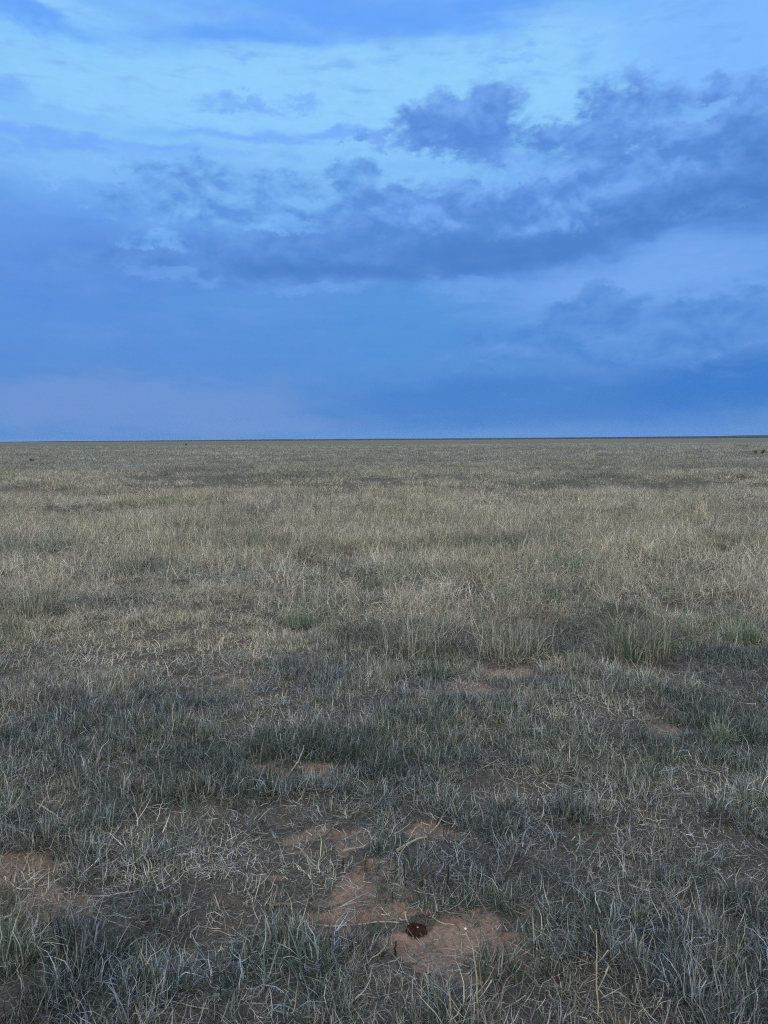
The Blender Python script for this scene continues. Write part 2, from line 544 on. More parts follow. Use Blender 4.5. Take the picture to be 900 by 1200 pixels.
principled(o, mixc(nn.ss(.35, .65), (.035, .045, .045), (.06, .068, .06)), 1.0, spec=0)
hills = mesh_obj('hills', np_mesh('hills', co, quads), m); tag(hills, kind='structure')


# dusk air over the plain
bm = bmesh.new(); bmesh.ops.create_cube(bm, size=1)
for v in bm.verts: v.co = Vector((v.co.x * 24000, v.co.y * 24000, -4.0 if v.co.z < 0 else 17.0))
hme = bpy.data.meshes.new('haze'); bm.to_mesh(hme); bm.free()
m, t, o = new_mat('dusk_air')
pv = t.nodes.new('ShaderNodeVolumePrincipled')
pv.inputs['Color'].default_value = (.55, .72, .95, 1); pv.inputs['Density'].default_value = HAZE
t.links.new(pv.outputs[0], o.inputs['Volume'])
if HAZE > 0:
    haze = mesh_obj('haze', hme, m); tag(haze, 'thin blue dusk haze over the far plain', 'haze', kind='stuff')

# ------------------------------------------------------------------ grass clumps
def blades(n, Rr, L, W, lean, bend, seg=4, rootz=0.0, spread=1.0, wtaper=1.4, r=None, jit=.6, ro=(0, 1), kink=.22):
    """curved tapering leaf blades in one tuft; returns co, quads, attribute"""
    r = r or rng
    q = np.sqrt(r.random(n)) * Rr; a0 = r.random(n) * 2 * np.pi
    rx, ry = q * np.cos(a0), q * np.sin(a0)
    az = np.where(r.random(n) < spread, a0 + r.normal(0, .7, n), r.random(n) * 2 * np.pi)
    ln = L[0] + (L[1] - L[0]) * r.random(n) ** 1.3
    w = W[0] + (W[1] - W[0]) * r.random(n)
    th0 = np.abs(r.normal(lean[0], lean[1], n)); bd = r.normal(bend[0], bend[1], n)
    ph = r.normal(0, jit, n); kk = kink
    t = np.linspace(0, 1, seg + 1)
    th = th0[:, None] + bd[:, None] * t[None] ** 1.3
    ds = ln[:, None] / seg
    az2 = az[:, None] + ph[:, None] * t[None] + np.cumsum(r.normal(0, kk * 1.3, th.shape), 1)
    th = th + np.cumsum(r.normal(0, kk, th.shape), 1)
    dx = np.sin(th) * np.cos(az2) * ds; dy = np.sin(th) * np.sin(az2) * ds; dz = np.cos(th) * ds
    zero = np.zeros((n, 1))
    cx = np.concatenate([zero, np.cumsum(dx[:, :-1], 1)], 1) + rx[:, None]
    cy = np.concatenate([zero, np.cumsum(dy[:, :-1], 1)], 1) + ry[:, None]
    cz = np.concatenate([zero, np.cumsum(dz[:, :-1], 1)], 1) + rootz
    cz = np.maximum(cz, .003 + .012 * r.random((n, 1)) * t[None])
    tw = r.random(n) * 2 * np.pi
    sx = -np.sin(az2) * np.cos(tw * .15)[:, None] + .35 * np.sin(tw)[:, None]
    sy = np.cos(az2); sz = .3 * np.cos(tw)[:, None] * np.ones_like(az2)
    nl = np.sqrt(sx ** 2 + sy ** 2 + sz ** 2)
    hw = .5 * w[:, None] * np.maximum(1 - t[None] ** wtaper, .06)
    sx, sy, sz = sx / nl * hw, sy / nl * hw, sz / nl * hw
    A = np.stack([cx - sx, cy - sy, cz - sz], -1); B = np.stack([cx + sx, cy + sy, cz + sz], -1)
    co = np.stack([A, B], 2).reshape(-1, 3)          # n, seg+1, 2
    b0 = (np.arange(n) * (seg + 1) * 2)[:, None] + (np.arange(seg) * 2)[None]
    f = np.stack([b0, b0 + 1, b0 + 3, b0 + 2], -1).reshape(-1, 4)
    r1 = r.random(n); r2 = ro[0] + (ro[1] - ro[0]) * r.random(n)
    at = np.stack([np.broadcast_to(r1[:, None], (n, seg + 1)), np.broadcast_to(t[None], (n, seg + 1)),
                   np.broadcast_to(r2[:, None], (n, seg + 1))], -1)
    at = np.repeat(at[:, :, None], 2, 2).reshape(-1, 3)
    return co, f, at


def seedheads(n, Rr, L, W, head, r=None):
    """upright stems with a feathery head of small spikelets"""
    r = r or rng
    C, F, A = [], [], []
    nv = 0
    for i in range(n):
        c, f, a = blades(1, Rr, L, W, (.12, .12), (.35, .3), 5, r=r, wtaper=6, ro=(.5, .95))
        C.append(c); F.append(f + nv); A.append(a); nv += len(c)
        mid = c.reshape(-1, 2, 3).mean(1)
        d = mid[-1] - mid[-2]; d /= np.linalg.norm(d) + 1e-9
        for k in range(head):
            u = k / head
            p = mid[-1] - d * (.09 * (1 - u)) + d * .01
            aa = r.random() * 6.28
            o = np.array([math.cos(aa), math.sin(aa), .8 * r.random()]) * (.014 * (1.1 - u)) + d * .016
            s = np.cross(o, [.3, .1, 1]); s = s / (np.linalg.norm(s) + 1e-9) * .0012
            q = np.stack([p - s * .4, p + s * .4, p + o * .6 + s, p + o * .6 - s])
            C.append(q); F.append(np.array([[0, 1, 2, 3]]) + nv)
            A.append(np.tile([r.random(), .5, .97], (4, 1))); nv += 4
    return np.concatenate(C), np.concatenate(F), np.concatenate(A)


def merge(*parts):
    C, F, A, n = [], [], [], 0
    for c, f, a in parts:
        C.append(c); F.append(f + n); A.append(a); n += len(c)
    return np.concatenate(C), np.concatenate(F), np.concatenate(A)


def clump_mesh(name, data, mat):
    c, f, at = data
    me = np_mesh(name, c, f, smooth=True)
    a = me.attributes.new('blade', 'FLOAT_VECTOR', 'POINT')
    a.data.foreach_set('vector', at.astype(np.float32).ravel())
    me.materials.append(mat)
    return me


protos = []          # not linked to the scene: the shapes the grass is made of


def proto(kind, data):
    if kind in ('patch', 'far'):
        data[2][:, 0] = .5 + (data[2][:, 0] - .5) * (.6 if kind == 'patch' else .4)
    i = len(protos)
    o = bpy.data.objects.new('grass_clump_%03d' % i, clump_mesh('grass_clump_%03d' % i, data, M_GRASS))
    protos.append(o); KIND.setdefault(kind, []).append(i)


KIND = {}
for k in range(6):      # short grey-green grass
    proto('short', merge(blades(29, .075, (.03, .115), (.0024, .005), (.6, .45), (.9, .9), jit=1.2, kink=.34),
                         blades(7, .08, (.07, .17), (.002, .0034), (1.0, .4), (.5, .6), kink=.3)))
for k in range(5):      # fuller, greener tuft
    proto('tuft', merge(blades(44, .065, (.05, .155), (.0025, .0052), (.42, .36), (1.0, .8), jit=1.1, kink=.3),
                        blades(9, .07, (.06, .18), (.0022, .004), (.95, .45), (.6, .6))))
for k in range(5):      # litter: stalks lying flat
    proto('litter', merge(blades(15, .12, (.04, .14), (.0020, .0042), (1.45, .12), (.06, .25), jit=.25, spread=0, rootz=.006),
                          blades(8, .10, (.03, .10), (.002, .004), (1.25, .25), (.1, .4), spread=0, rootz=.012)))
for k in range(5):      # tall dry straw
    proto('tall', merge(blades(30, .11, (.09, .33), (.0028, .0054), (.5, .38), (1.55, .7), jit=1.1, kink=.32, seg=5),
                        blades(10, .10, (.12, .34), (.002, .0035), (1.15, .4), (.5, .5), spread=.2, kink=.28),
                        seedheads(2, .08, (.22, .42), (.0018, .0026), 7)))
for k in range(5):      # lodged straw, swept over
    proto('lodged', merge(blades(26, .13, (.14, .38), (.0028, .0054), (1.15, .35), (.5, .5), spread=0, jit=.9, kink=.28, seg=5),
                          blades(9, .08, (.08, .24), (.0025, .0045), (.4, .3), (.8, .6))))
for k in range(4):      # crumbs of straw strewn on the soil
    proto('bits', blades(26, .13, (.012, .055), (.0014, .0032), (1.5, .1), (.0, .25), seg=2, jit=.2, spread=0, rootz=.003))
for k in range(4):      # patches for the middle distance
    proto('patch', merge(blades(48, .26, (.07, .25), (.007, .015), (.8, .45), (1.2, .7), seg=4, kink=.35, jit=1.0),
                         blades(4, .24, (.20, .40), (.004, .008), (.15, .15), (.4, .4), seg=3, ro=(.5, .97))))
for k in range(4):      # and for far off
    proto('far', blades(56, .75, (.08, .28), (.02, .045), (.7, .45), (.6, .6), seg=2))

grass_src = bpy.data.collections.new('grass_shapes')
for o in protos: grass_src.objects.link(o)

# green and pale spots seen in the photograph (pixel, half width, half height, green, straw, value)
SPOT_PX = [(365, 720, 70, 11, .6, .45, 1.4), (670, 664, 34, 8, .62, .5, 1.45), (868, 735, 44, 16, .7, .35, 1.1),
           (440, 680, 100, 9, .52, .5, 1.4), (745, 740, 80, 26, .55, .3, .62), (505, 776, 34, 12, .8, .3, .9),
           (845, 856, 28, 12, .85, .2, .7), (590, 678, 60, 12, .2, 1.1, 1.1), (180, 670, 50, 6, .12, .3, .8),
           (570, 755, 120, 12, .25, .15, .72), (45, 712, 50, 12, .4, .4, .7), (150, 705, 60, 10, .1, .35, 1.0),
           (840, 775, 70, 12, .35, .0, .66), (250, 1000, 60, 30, .12, .2, 1.15), (160, 1010, 60, 26, .2, .22, 1.1),
           (370, 1010, 70, 18, .12, .2, 1.1), (380, 920, 120, 22, .36, .1, .9), (60, 890, 60, 22, .38, .1, .88),
           (300, 850, 120, 24, .36, .2, .98), (700, 1090, 70, 26, .45, .0, .85), (300, 1150, 130, 40, .48, .0, 1.0),
           (860, 1000, 60, 40, .5, .05, 1.0), (820, 925, 80, 14, .15, .18, 1.15), (670, 930, 90, 14, .25, .2, 1.05),
           (380, 760, 60, 8, .4, .3, 1.1), (180, 770, 120, 9, .45, .35, 1.3), (650, 700, 44, 9, .55, .4, 1.35), (590, 640, 70, 7, .55, .5, 1.0), (300, 640, 80, 7, .45, .5, 1.05), (40, 650, 60, 9, .45, .5, 1.05),
           (230, 553, 60, 4, .3, .3, .72), (640, 568, 60, 3, .5, .3, .75), (330, 560, 90, 4, .3, .3, .8),
           (700, 560, 60, 4, .2, .2, .85), (430, 745, 50, 10, .45, .3, .7), (590, 765, 110, 6, .45, .1, .6)]
SPOT = []
for (px, py, hw, hh_, gg, ss_, vv) in SPOT_PX:
    cx, cy = gp(px, py)
    rx = abs(gp(px + hw, py)[0] - cx); y0 = gp(px, py + hh_)[1]; y1 = gp(px, py - hh_)[1]
    SPOT.append((cx, .5 * (y0 + y1), rx, .5 * (y1 - y0), gg, ss_, vv))


def edge_y(x):
    """where the short grass gives way to the tall dry grass"""
    return 5.95 + 1.3 * (fbm(x * .6 + 3.3, x * 0 + 1.7, 90, 4) - .5) + 1.5 * sstep(-.1, -1.6, x) * 1.0


def tint_at(x, y):
    d = np.hypot(x, y)
    far = np.maximum(sstep(-.5, 1.6, y - edge_y(x) - .3), sstep(4.3, 7.5, y + 3.2 * (fbm(x * .8, y * .8, 95, 4) - .5)))
    n1 = fbm(x * .8, y * .8, 101, 4); n2 = fbm(x * .35, y * .55, 111, 4); n3 = fbm(x * 2.2, y * 2.2, 121, 3)
    g = (1 - far) * (.22 + .9 * (n1 - .42)) + far * (.175 + 1.2 * np.clip(n2 - .5, -.1, 1))
    s = (1 - far) * (.14 + .7 * (n3 - .5)) + far * (.62 + .8 * (n2 - .5))
    v = (1 - far) * (.84 + .6 * (n3 - .5)) + far * (1.27 + .8 * (n1 - .5) + .6 * (n3 - .5))
    v = v * (1 - .20 * (1 - sstep(1.8, 3.6, y)))
    big = fbm(x * .05 + 4, y * .09, 131, 4)
    s = s - sstep(20, 60, d) * (.35 * (big - .35) + .26)
    v = v * (1 - sstep(12, 40, d) * (.4 * (big - .4) + .06))
    w = 1.6 * (fbm(x * 2.2, y * 2.2, 141, 4) - .5)
    for (cx, cy, rx, ry, gg, ss_, vv) in SPOT:
        k = 1 - sstep(.35, 1.5, np.hypot((x - cx) / rx + w, (y - cy) / ry + w))
        g = g + (gg - g) * k; s = s + (ss_ - s) * k; v = v + (vv - v) * k
    return np.clip(g, 0.02, 1), np.clip(s, 0, 1.1), np.clip(v, .4, 1.5)


PTS = []
WEDGE = .95


def scatter(y0, y1, dens):
    """uniform random spots over the strip y0..y1 of the field in and beside the view"""
    w1 = WEDGE * (y1 + 2.2)
    n = int(dens * 2 * w1 * (y1 - y0))
    x = (rng.random(n) * 2 - 1) * w1; y = y0 + (y1 - y0) * rng.random(n)
    k = np.abs(x) < WEDGE * (y + 2.2)
    return x[k], y[k]


# keep the grass off the small things lying or standing on the soil, and just in front of them
CLEAR_PX = [(488, 1082, .085), (480, 1100, .09), (500, 1100, .09), (545, 1084, .04), (446, 1112, .05), (463, 1114, .06), (567, 1153, .05),
            (475, 1036, .06), (495, 1035, .05), (508, 1034, .05), (524, 1037, .05), (338, 900, .06), (344, 901, .06), (353, 911, .06),
            (402, 1013, .05), (498, 977, .06), (480, 990, .06), (515, 960, .06), (385, 970, .07), (428, 968, .06), (420, 991, .07),
            (360, 1072, .05), (385, 1074, .06), (418, 1076, .05), (450, 1076, .05), (345, 1053, .05), (350, 900, .07), (508, 1149, .03)]
CLEAR = [(*gp(a_, b_), c_) for a_, b_, c_ in CLEAR_PX]


# the tufts that stand out get room (pixel of the foot, half width in pixels)
TUFT_PX = [(507, 788, 18), (462, 793, 18), (352, 733, 24), (669, 670, 12), (868, 750, 24), (845, 866, 16), (440, 690, 26), (14, 1130, 30),
           (652, 706, 16), (592, 646, 16), (398, 738, 14), (42, 724, 16), (745, 768, 40), (595, 766, 40), (480, 762, 30)]
CLEAR_TUFT = [(*gp(a_, b_), c_ / FPX * math.hypot(gp(a_, b_)[1], CAM_H)) for a_, b_, c_ in TUFT_PX]


def put(x, y, kinds, sc, tilt=.12, zoff=0.0, hs=1.0):
    if kinds[0][0] in ('short', 'tuft') and len(x):
        k = np.ones(len(x), bool)
        for cx, cy, cr in CLEAR:
            k &= ((x - cx) / cr) ** 2 + ((y - cy + .35 * cr) / (1.5 * cr)) ** 2 > 1
        x, y = x[k], y[k]
    if kinds[0][0] not in ('patch', 'far', 'bits') and len(x):
        k = np.ones(len(x), bool)
        for cx, cy, cr in CLEAR_TUFT:
            k &= ((x - cx) / cr) ** 2 + ((y - cy + .4 * cr) / (1.7 * cr)) ** 2 > 1
        k |= rng.random(len(x)) < .12
        x, y = x[k], y[k]
    if not len(x): return
    n = len(x)
    if not n: return
    names = [c for c, p in kinds]; pr = np.array([p for c, p in kinds], float); pr /= pr.sum()
    which = rng.choice(len(names), n, p=pr)
    ix = np.zeros(n, int)
    for j, nm in enumerate(names):
        kk = which == j
        ix[kk] = rng.choice(KIND[nm], kk.sum())
    g, s, v = tint_at(x, y)
    scl = sc[0] + (sc[1] - sc[0]) * rng.random(n)
    sv = np.stack([scl, scl, scl * hs * (.85 + .3 * rng.random(n))], -1)
    rot = np.stack([rng.normal(0, tilt, n), rng.normal(0, tilt, n), rng.random(n) * 6.283], -1)
    lit = np.isin(ix, KIND['litter'] + KIND['bits']); s = np.where(lit & (y < 7), s + .12, s); g = np.where(lit, g * .35, g)
    grow = np.where(np.isin(ix, KIND['tall'] + KIND['lodged']), .62 + .38 * sstep(-.2, 2.2, y - edge_y(x)), 1.0)
    sv = sv * grow[:, None]
    p = np.stack([x, y, height(x, y) + zoff], -1)
    tint = np.stack([np.clip(g + rng.normal(0, .12, n), 0, 1), np.clip(s + rng.normal(0, .15, n), 0, 1.1),
                     np.clip(v * (1 + rng.normal(0, .2, n) * (1 - .55 * sstep(12, 25, y))), .35, 1.6)], -1)
    PTS.append((p, rot, sv, tint, ix))


# near: short grass, thin over the bare patches
x, y = scatter(1.0, 9.2, 330)
b = bare(x, y); near = y < edge_y(x) + rng.normal(0, .25, len(x))
tuf = fbm(x * 1.6, y * 1.6, 150, 3) + .35 * (fbm(x * 6, y * 6, 155, 2) - .5)
u = rng.random(len(x))
keep = near & (u < (1 - .95 * sstep(.16, .62, b)) * (.20 + .95 * sstep(.34, .60, tuf)))
isT = keep & (tuf > .54) & (rng.random(len(x)) < .7)
put(x[keep & ~isT], y[keep & ~isT], [('short', .75), ('litter', .25)], (.6, 1.1))
put(x[isT], y[isT], [('tuft', 1)], (.65, 1.05))
x, y = scatter(1.0, 9.0, 130)
b = bare(x, y); near = y < edge_y(x) + .6
k = near & (rng.random(len(x)) < 1 - .40 * sstep(.25, .7, b))
put(x[k], y[k], [('litter', 1)], (.5, 1.1), .06)
x, y = scatter(1.2, 6.4, 210)
k = rng.random(len(x)) < .25 + .75 * sstep(.1, .4, bare(x, y))
put(x[k], y[k], [('bits', 1)], (.6, 1.2), .02)
# a taller fringe right in front of the viewer
x, y = scatter(1.2, 2.45, 50)
k = (bare(x, y) < .15) & (fbm(x * 2, y * 2, 160, 2) > .42)
put(x[k], y[k], [('tuft', 1)], (.95, 1.25))


def tussocky(x, y, fx, fy, seed, lo, hi):
    n = fbm(x * fx, y * fy, seed, 4)
    m = sstep(lo, hi, n) 
    return n, m


# middle: tall straw in tussocks, with low gaps between
x, y = scatter(4.6, 13, 95)
n_, m_ = tussocky(x, y, 1.1, 1.5, 170, .38, .62)
ok = (y > edge_y(x) + rng.normal(0, .2, len(x))) & (bare(x, y) < .4)
k = ok & (rng.random(len(x)) < .12 + m_)
hi = k & (m_ > .4)
put(x[hi], y[hi], [('tall', .36), ('lodged', .64)], (.6, 1.1), .35)
lo_ = k & ~hi
put(x[lo_], y[lo_], [('lodged', .55), ('short', .4), ('tall', .05)], (.5, .9), .25)
x, y = scatter(4.8, 16, 60)
k = (y > edge_y(x) + .1) & (bare(x, y) < .4)
put(x[k], y[k], [('litter', .5), ('lodged', .5)], (.7, 1.3), .15, .03)
x, y = scatter(13, 24, 46)
n_, m_ = tussocky(x, y, .7, 1.0, 170, .36, .62)
k = rng.random(len(x)) < .15 + m_
hi = k & (m_ > .45)
put(x[hi], y[hi], [('tall', .32), ('lodged', .68)], (.7, 1.25), .35)
lo_ = k & ~hi
put(x[lo_], y[lo_], [('lodged', .7), ('short', .3)], (.7, 1.1))
x, y = scatter(19, 62, 9.5)
n_, m_ = tussocky(x, y, .3, .42, 180, .36, .62)
k = rng.random(len(x)) < .2 + m_
hi = k & (m_ > .5)
put(x[hi], y[hi], [('patch', 1)], (.7, 1.2), .3)
put(x[k & ~hi], y[k & ~hi], [('patch', 1)], (.6, .9), hs=.7)
x, y = scatter(56, 260, 0.8)
n_, m_ = tussocky(x, y, .07, .12, 190, .36, .62)
k = rng.random(len(x)) < .5 + .6 * m_
put(x[k], y[k], [('far', 1)], (.6, 1.1))

P = np.concatenate([p[0] for p in PTS]); ROT = np.concatenate([p[1] for p in PTS]); SCL = np.concatenate([p[2] for p in PTS])
TNT = np.concatenate([p[3] for p in PTS]); IDX = np.concatenate([p[4] for p in PTS])
print('grass clumps', len(P))
pm = bpy.data.meshes.new('grass')
pm.vertices.add(len(P)); pm.vertices.foreach_set('co', P.astype(np.float32).ravel())
for nm, arr in (('rot', ROT), ('scl', SCL), ('tint', TNT)):
    a = pm.attributes.new(nm, 'FLOAT_VECTOR', 'POINT'); a.data.foreach_set('vector', arr.astype(np.float32).ravel())
a = pm.attributes.new('idx', 'INT', 'POINT'); a.data.foreach_set('value', IDX.astype(np.int32))
grass = mesh_obj('grass', pm)
tag(grass, 'grey-green and straw-coloured grass covering the plain to the horizon', 'grass', kind='stuff')

ng = bpy.data.node_groups.new('grass_spread', 'GeometryNodeTree')
ng.interface.new_socket('Geometry', in_out='INPUT', socket_type='NodeSocketGeometry')
ng.interface.new_socket('Geometry', in_out='OUTPUT', socket_type='NodeSocketGeometry')
gi = ng.nodes.new('NodeGroupInput'); go = ng.nodes.new('NodeGroupOutput')
ci = ng.nodes.new('GeometryNodeCollectionInfo'); ci.inputs['Collection'].default_value = grass_src
ci.inputs['Separate Children'].default_value = True; ci.inputs['Reset Children'].default_value = True
iop = ng.nodes.new('GeometryNodeInstanceOnPoints'); iop.inputs['Pick Instance'].default_value = True


def named(nm, ty):
    n = ng.nodes.new('GeometryNodeInputNamedAttribute'); n.data_type = ty; n.inputs[0].default_value = nm
    return n.outputs[0]


e2r = ng.nodes.new('FunctionNodeEulerToRotation')
ng.links.new(named('rot', 'FLOAT_VECTOR'), e2r.inputs[0])
ng.links.new(gi.outputs[0], iop.inputs['Points'])
ng.links.new(ci.outputs[0], iop.inputs['Instance'])
ng.links.new(named('idx', 'INT'), iop.inputs['Instance Index'])
ng.links.new(e2r.outputs[0], iop.inputs['Rotation'])
ng.links.new(named('scl', 'FLOAT_VECTOR'), iop.inputs['Scale'])
ng.links.new(iop.outputs[0], go.inputs[0])
md_ = grass.modifiers.new('grass_spread', 'NODES'); md_.node_group = ng

# ------------------------------------------------------------------ single things in the grass
def wood_mat(name, c1, c2):
    m, t, o = new_mat(name)
    tc_ = t.nodes.new('ShaderNodeTexCoord'); p = tc_.outputs['Object']
    n = noise(p, 90, 5, .65); n2_ = noise(p, 900, 3, .6)
    principled(o, mixc((n * .7 + n2_ * .3).ss(.35, .65), c1, c2), .95, n2_, .4, .002, .02)
    return m


M_PALE = wood_mat('dry_stalk_skin', (.26, .23, .18), (.50, .46, .38))
M_TWIG = wood_mat('weathered_twig_bark', (.10, .08, .065), (.27, .23, .19))
M_STUB = wood_mat('dead_stub_bark', (.016, .013, .011), (.065, .052, .043))
M_MOUND = wood_mat('dark_red_crumbs', (.020, .011, .009), (.052, .028, .023))
M_PEBBLE = wood_mat('white_pebble_skin', (.72, .72, .70), (.85, .85, .84))
M_CLOD = wood_mat('dark_clod_soil', (.03, .02, .016), (.06, .04, .03))


def tube(pts, rad, sides=7, bumpy=.12, seed=0):
    """a knobbly stick through pts (list of Vectors) with one radius each; returns a closed bmesh"""
    r = random.Random(seed)
    bm = bmesh.new(); rings = []
    for i, p in enumerate(pts):
        d = (pts[min(i + 1, len(pts) - 1)] - pts[max(i - 1, 0)]).normalized()
        s = d.cross(Vector((.13, .31, .94)))
        if s.length < .1: s = d.cross(Vector((1, 0, 0)))
        s.normalize(); u = d.cross(s)
        ring = []
        for k in range(sides):
            a_ = 2 * math.pi * k / sides
            q = rad[i] * (1 + bumpy * (r.random() * 2 - 1))
            ring.append(bm.verts.new(p + (s * math.cos(a_) + u * math.sin(a_)) * q))
        rings.append(ring)
    for a_, b_ in zip(rings, rings[1:]):
        for k in range(sides):
            bm.faces.new((a_[k], a_[(k + 1) % sides], b_[(k + 1) % sides], b_[k]))
    bm.faces.new(rings[0][::-1]); bm.faces.new(rings[-1])
    return bm


def from_bm(name, bm, mat, parent=None, smooth=True):
    bmesh.ops.recalc_face_normals(bm, faces=bm.faces)
    me = bpy.data.meshes.new(name); bm.to_mesh(me); bm.free()
    for p in me.polygons: p.use_smooth = smooth
    return mesh_obj(name, me, mat, parent)


def stick(name, label, cat, px, rad, mat, lift=(.0, .0), bow=.0, group=None, n=9, seed=0, side=None):
    """a stick lying on the ground along the photo pixels px (two or three of them)"""
    r = random.Random(seed)
    g_ = [Vector((*gp(*p), 0)) for p in px]
    base = Vector(((g_[0].x + g_[-1].x) / 2, (g_[0].y + g_[-1].y) / 2, 0)); base.z = hz(base.x, base.y)
    pts, rr = [], []
    for i in range(n):
        u = i / (n - 1) * (len(g_) - 1); k = min(int(u), len(g_) - 2); f = u - k
        p = g_[k].lerp(g_[k + 1], f)
        u = i / (n - 1)
        perp = (g_[-1] - g_[0]).cross(Vector((0, 0, 1))).normalized()
        p = p + perp * ((r.random() - .5) * rad * 1.6 + bow * math.sin(math.pi * u))
        p.z = hz(p.x, p.y) + rad * .8 + lift[0] * (1 - u) + lift[1] * u + r.random() * rad * .5
        pts.append(p - base); rr.append(rad * (1 - .45 * u) * (.85 + .3 * r.random()))
    o = from_bm(name, tube(pts, rr, seed=seed), mat)
    o.location = base
    tag(o, label, cat, group)
    if side:                                # a short side twig that grows from the stick
        u, ln, ang_ = side
        k = int(u * (n - 1)); d = (pts[k + 1] - pts[k]).normalized()
        q = Matrix.Rotation(ang_, 3, 'Z') @ d
        sp = [pts[k] + q * ln * t_ + Vector((0, 0, .25 * ln * t_)) for t_ in (0, .35, .7, 1)]
        from_bm('side_twig', tube(sp, [rad * .7, rad * .6, rad * .5, rad * .3], 6, seed=seed + 1), mat, o)
    return o


GT = 'fallen twigs and stalks on the bare soil'
stick('twig', 'long pale grey stalk slanting across the edge of the bare soil strip', 'twig', [(466, 1000), (498, 977), (526, 948)], .0056, M_PALE, (.006, .02), .003, GT, seed=1, side=(.6, .05, .6))
stick('twig', 'brown twig with a knobbly end above the bare soil strip', 'twig', [(369, 977), (385, 968), (398, 961)], .005, M_TWIG, (.005, .01), .004, GT, seed=2, side=(.8, .03, -1.0))
stick('twig', 'short grey twig lying level at the back edge of the bare soil strip', 'twig', [(413, 969), (443, 965)], .0042, M_TWIG, (.004, .006), .002, GT, seed=3)
stick('twig', 'straight pale twig lying on the front edge of the bare soil strip', 'twig', [(402, 992), (420, 990), (439, 986)], .005, M_PALE, (.004, .006), .002, GT, seed=4)
stick('twig', 'long thin grey stalk lying left of the dark red mound', 'twig', [(340, 1069), (380, 1073), (418, 1074), (468, 1076)], .0042, M_PALE, (.008, .004), .004, GT, n=12, seed=5)
stick('twig', 'dark crooked twig in the litter above the long thin stalk', 'twig', [(317, 1057), (345, 1052), (372, 1043)], .0048, M_TWIG, (.006, .012), .006, GT, seed=6, side=(.35, .06, .7))
stick('twig', 'pale stalk leaning out of the front grass below the dark red mound', 'twig', [(496, 1137), (508, 1149), (519, 1160)], .004, M_PALE, (.012, .004), .003, GT, seed=7)
stick('twig', 'thin dark sliver of twig on the bare soil below the mound', 'twig', [(475, 1121), (494, 1112)], .0026, M_TWIG, (.002, .003), .002, GT, seed=8)
stick('twig', 'curved pale stalk bending up at the small bare patch behind', 'twig', [(338, 905), (348, 897), (357, 886)], .0042, M_PALE, (.0, .06), .008, GT, seed=9)
stick('twig', 'pale stalk lying in the flattened straw at the left', 'twig', [(88, 993), (110, 995), (132, 999)], .0036, M_PALE, (.02, .02), .004, GT, seed=10)
stick('twig', 'pale stalk sprawled over the bare patch near the left edge', 'twig', [(42, 946), (66, 958), (91, 975)], .0036, M_PALE, (.03, .012), .008, GT, seed=12)


def stub(label, px, top, rad, lean=0.0, seed=0, group='dark dead stem stubs'):
    """an upright dead stem broken off short, px = its foot, top = the pixel row of its tip"""
    x_, y_ = gp(*px); z_ = hz(x_, y_)
    h_ = (px[1] - top) / FPX * math.hypot(y_, CAM_H) * .98
    r = random.Random(seed); pts, rr = [], []
    for i in range(6):
        u = i / 5
        pts.append(Vector((lean * h_ * u + (r.random() - .5) * rad, (r.random() - .5) * rad, -0.012 + (h_ + .012) * u)))
        rr.append(rad * .62 * (1.35 - .6 * u) * (.75 + .5 * r.random()))
    o = from_bm('stem_stub', tube(pts, rr, 7, .2, seed), M_STUB); o.location = (x_, y_, z_)
    return tag(o, label, 'stub', group)


stub('thick dark stub standing in bare soil just below the mound', (463, 1114), 1097, .0058, .02, 1)
stub('thin dark stub at the right end of the front bare soil', (567, 1153), 1141, .0045, 0, 2)
stub('stout black stub thickest at its foot, above the mound', (475, 1036), 1012, .0062, -.06, 3)
stub('short black stub just right of the stout black stub', (495, 1035), 1023, .0042, .0, 4)
stub('slim black stub midway between the short stub and the tall one', (508, 1034), 1020, .004, .03, 5)
stub('tall slim black stub, rightmost of the row above the mound', (524, 1037), 1012, .0048, .04, 6)
stub('black stub in the back bare patch, left of its two near neighbours', (338, 900), 889, .005, .0, 7)
stub('tall black stub beside the curved pale stalk', (344, 901), 887, .0058, -.08, 8)
stub('black stub in front of the curved pale stalk, in the back bare patch', (353, 911), 897, .0056, .0, 9)
stub('lone dark stub in the litter below the bare soil strip', (402, 1013), 1001, .0045, .0, 10)

# loose crumbs of soil on the bare patches
x, y = scatter(1.2, 6.4, 1500)
k = rng.random(len(x)) < sstep(.15, .8, bare(x, y))
x, y = x[k], y[k]
nC = len(x); sz = .0012 + .0052 * rng.random(nC) ** 3.2
oc = np.array([[1, 0, 0], [-1, 0, 0], [0, 1, 0], [0, -1, 0], [0, 0, .8], [0, 0, -.8]], float)
of = np.array([[0, 2, 4], [2, 1, 4], [1, 3, 4], [3, 0, 4], [2, 0, 5], [1, 2, 5], [3, 1, 5], [0, 3, 5]])
a_ = rng.random(nC) * 6.28
v_ = oc[None] * (sz[:, None, None] * (.6 + .8 * rng.random((nC, 6, 1))))
vx = v_[..., 0] * np.cos(a_)[:, None] - v_[..., 1] * np.sin(a_)[:, None]; vy = v_[..., 0] * np.sin(a_)[:, None] + v_[..., 1] * np.cos(a_)[:, None]
cc_ = np.stack([vx + x[:, None], vy + y[:, None], v_[..., 2] + (height(x, y) + sz * .4)[:, None]], -1).reshape(-1, 3)
fc_ = (of[None] + (np.arange(nC) * 6)[:, None, None]).reshape(-1, 3)
M_CRUMB = wood_mat('red_soil_crumbs', (.13, .09, .072), (.33, .255, .22))
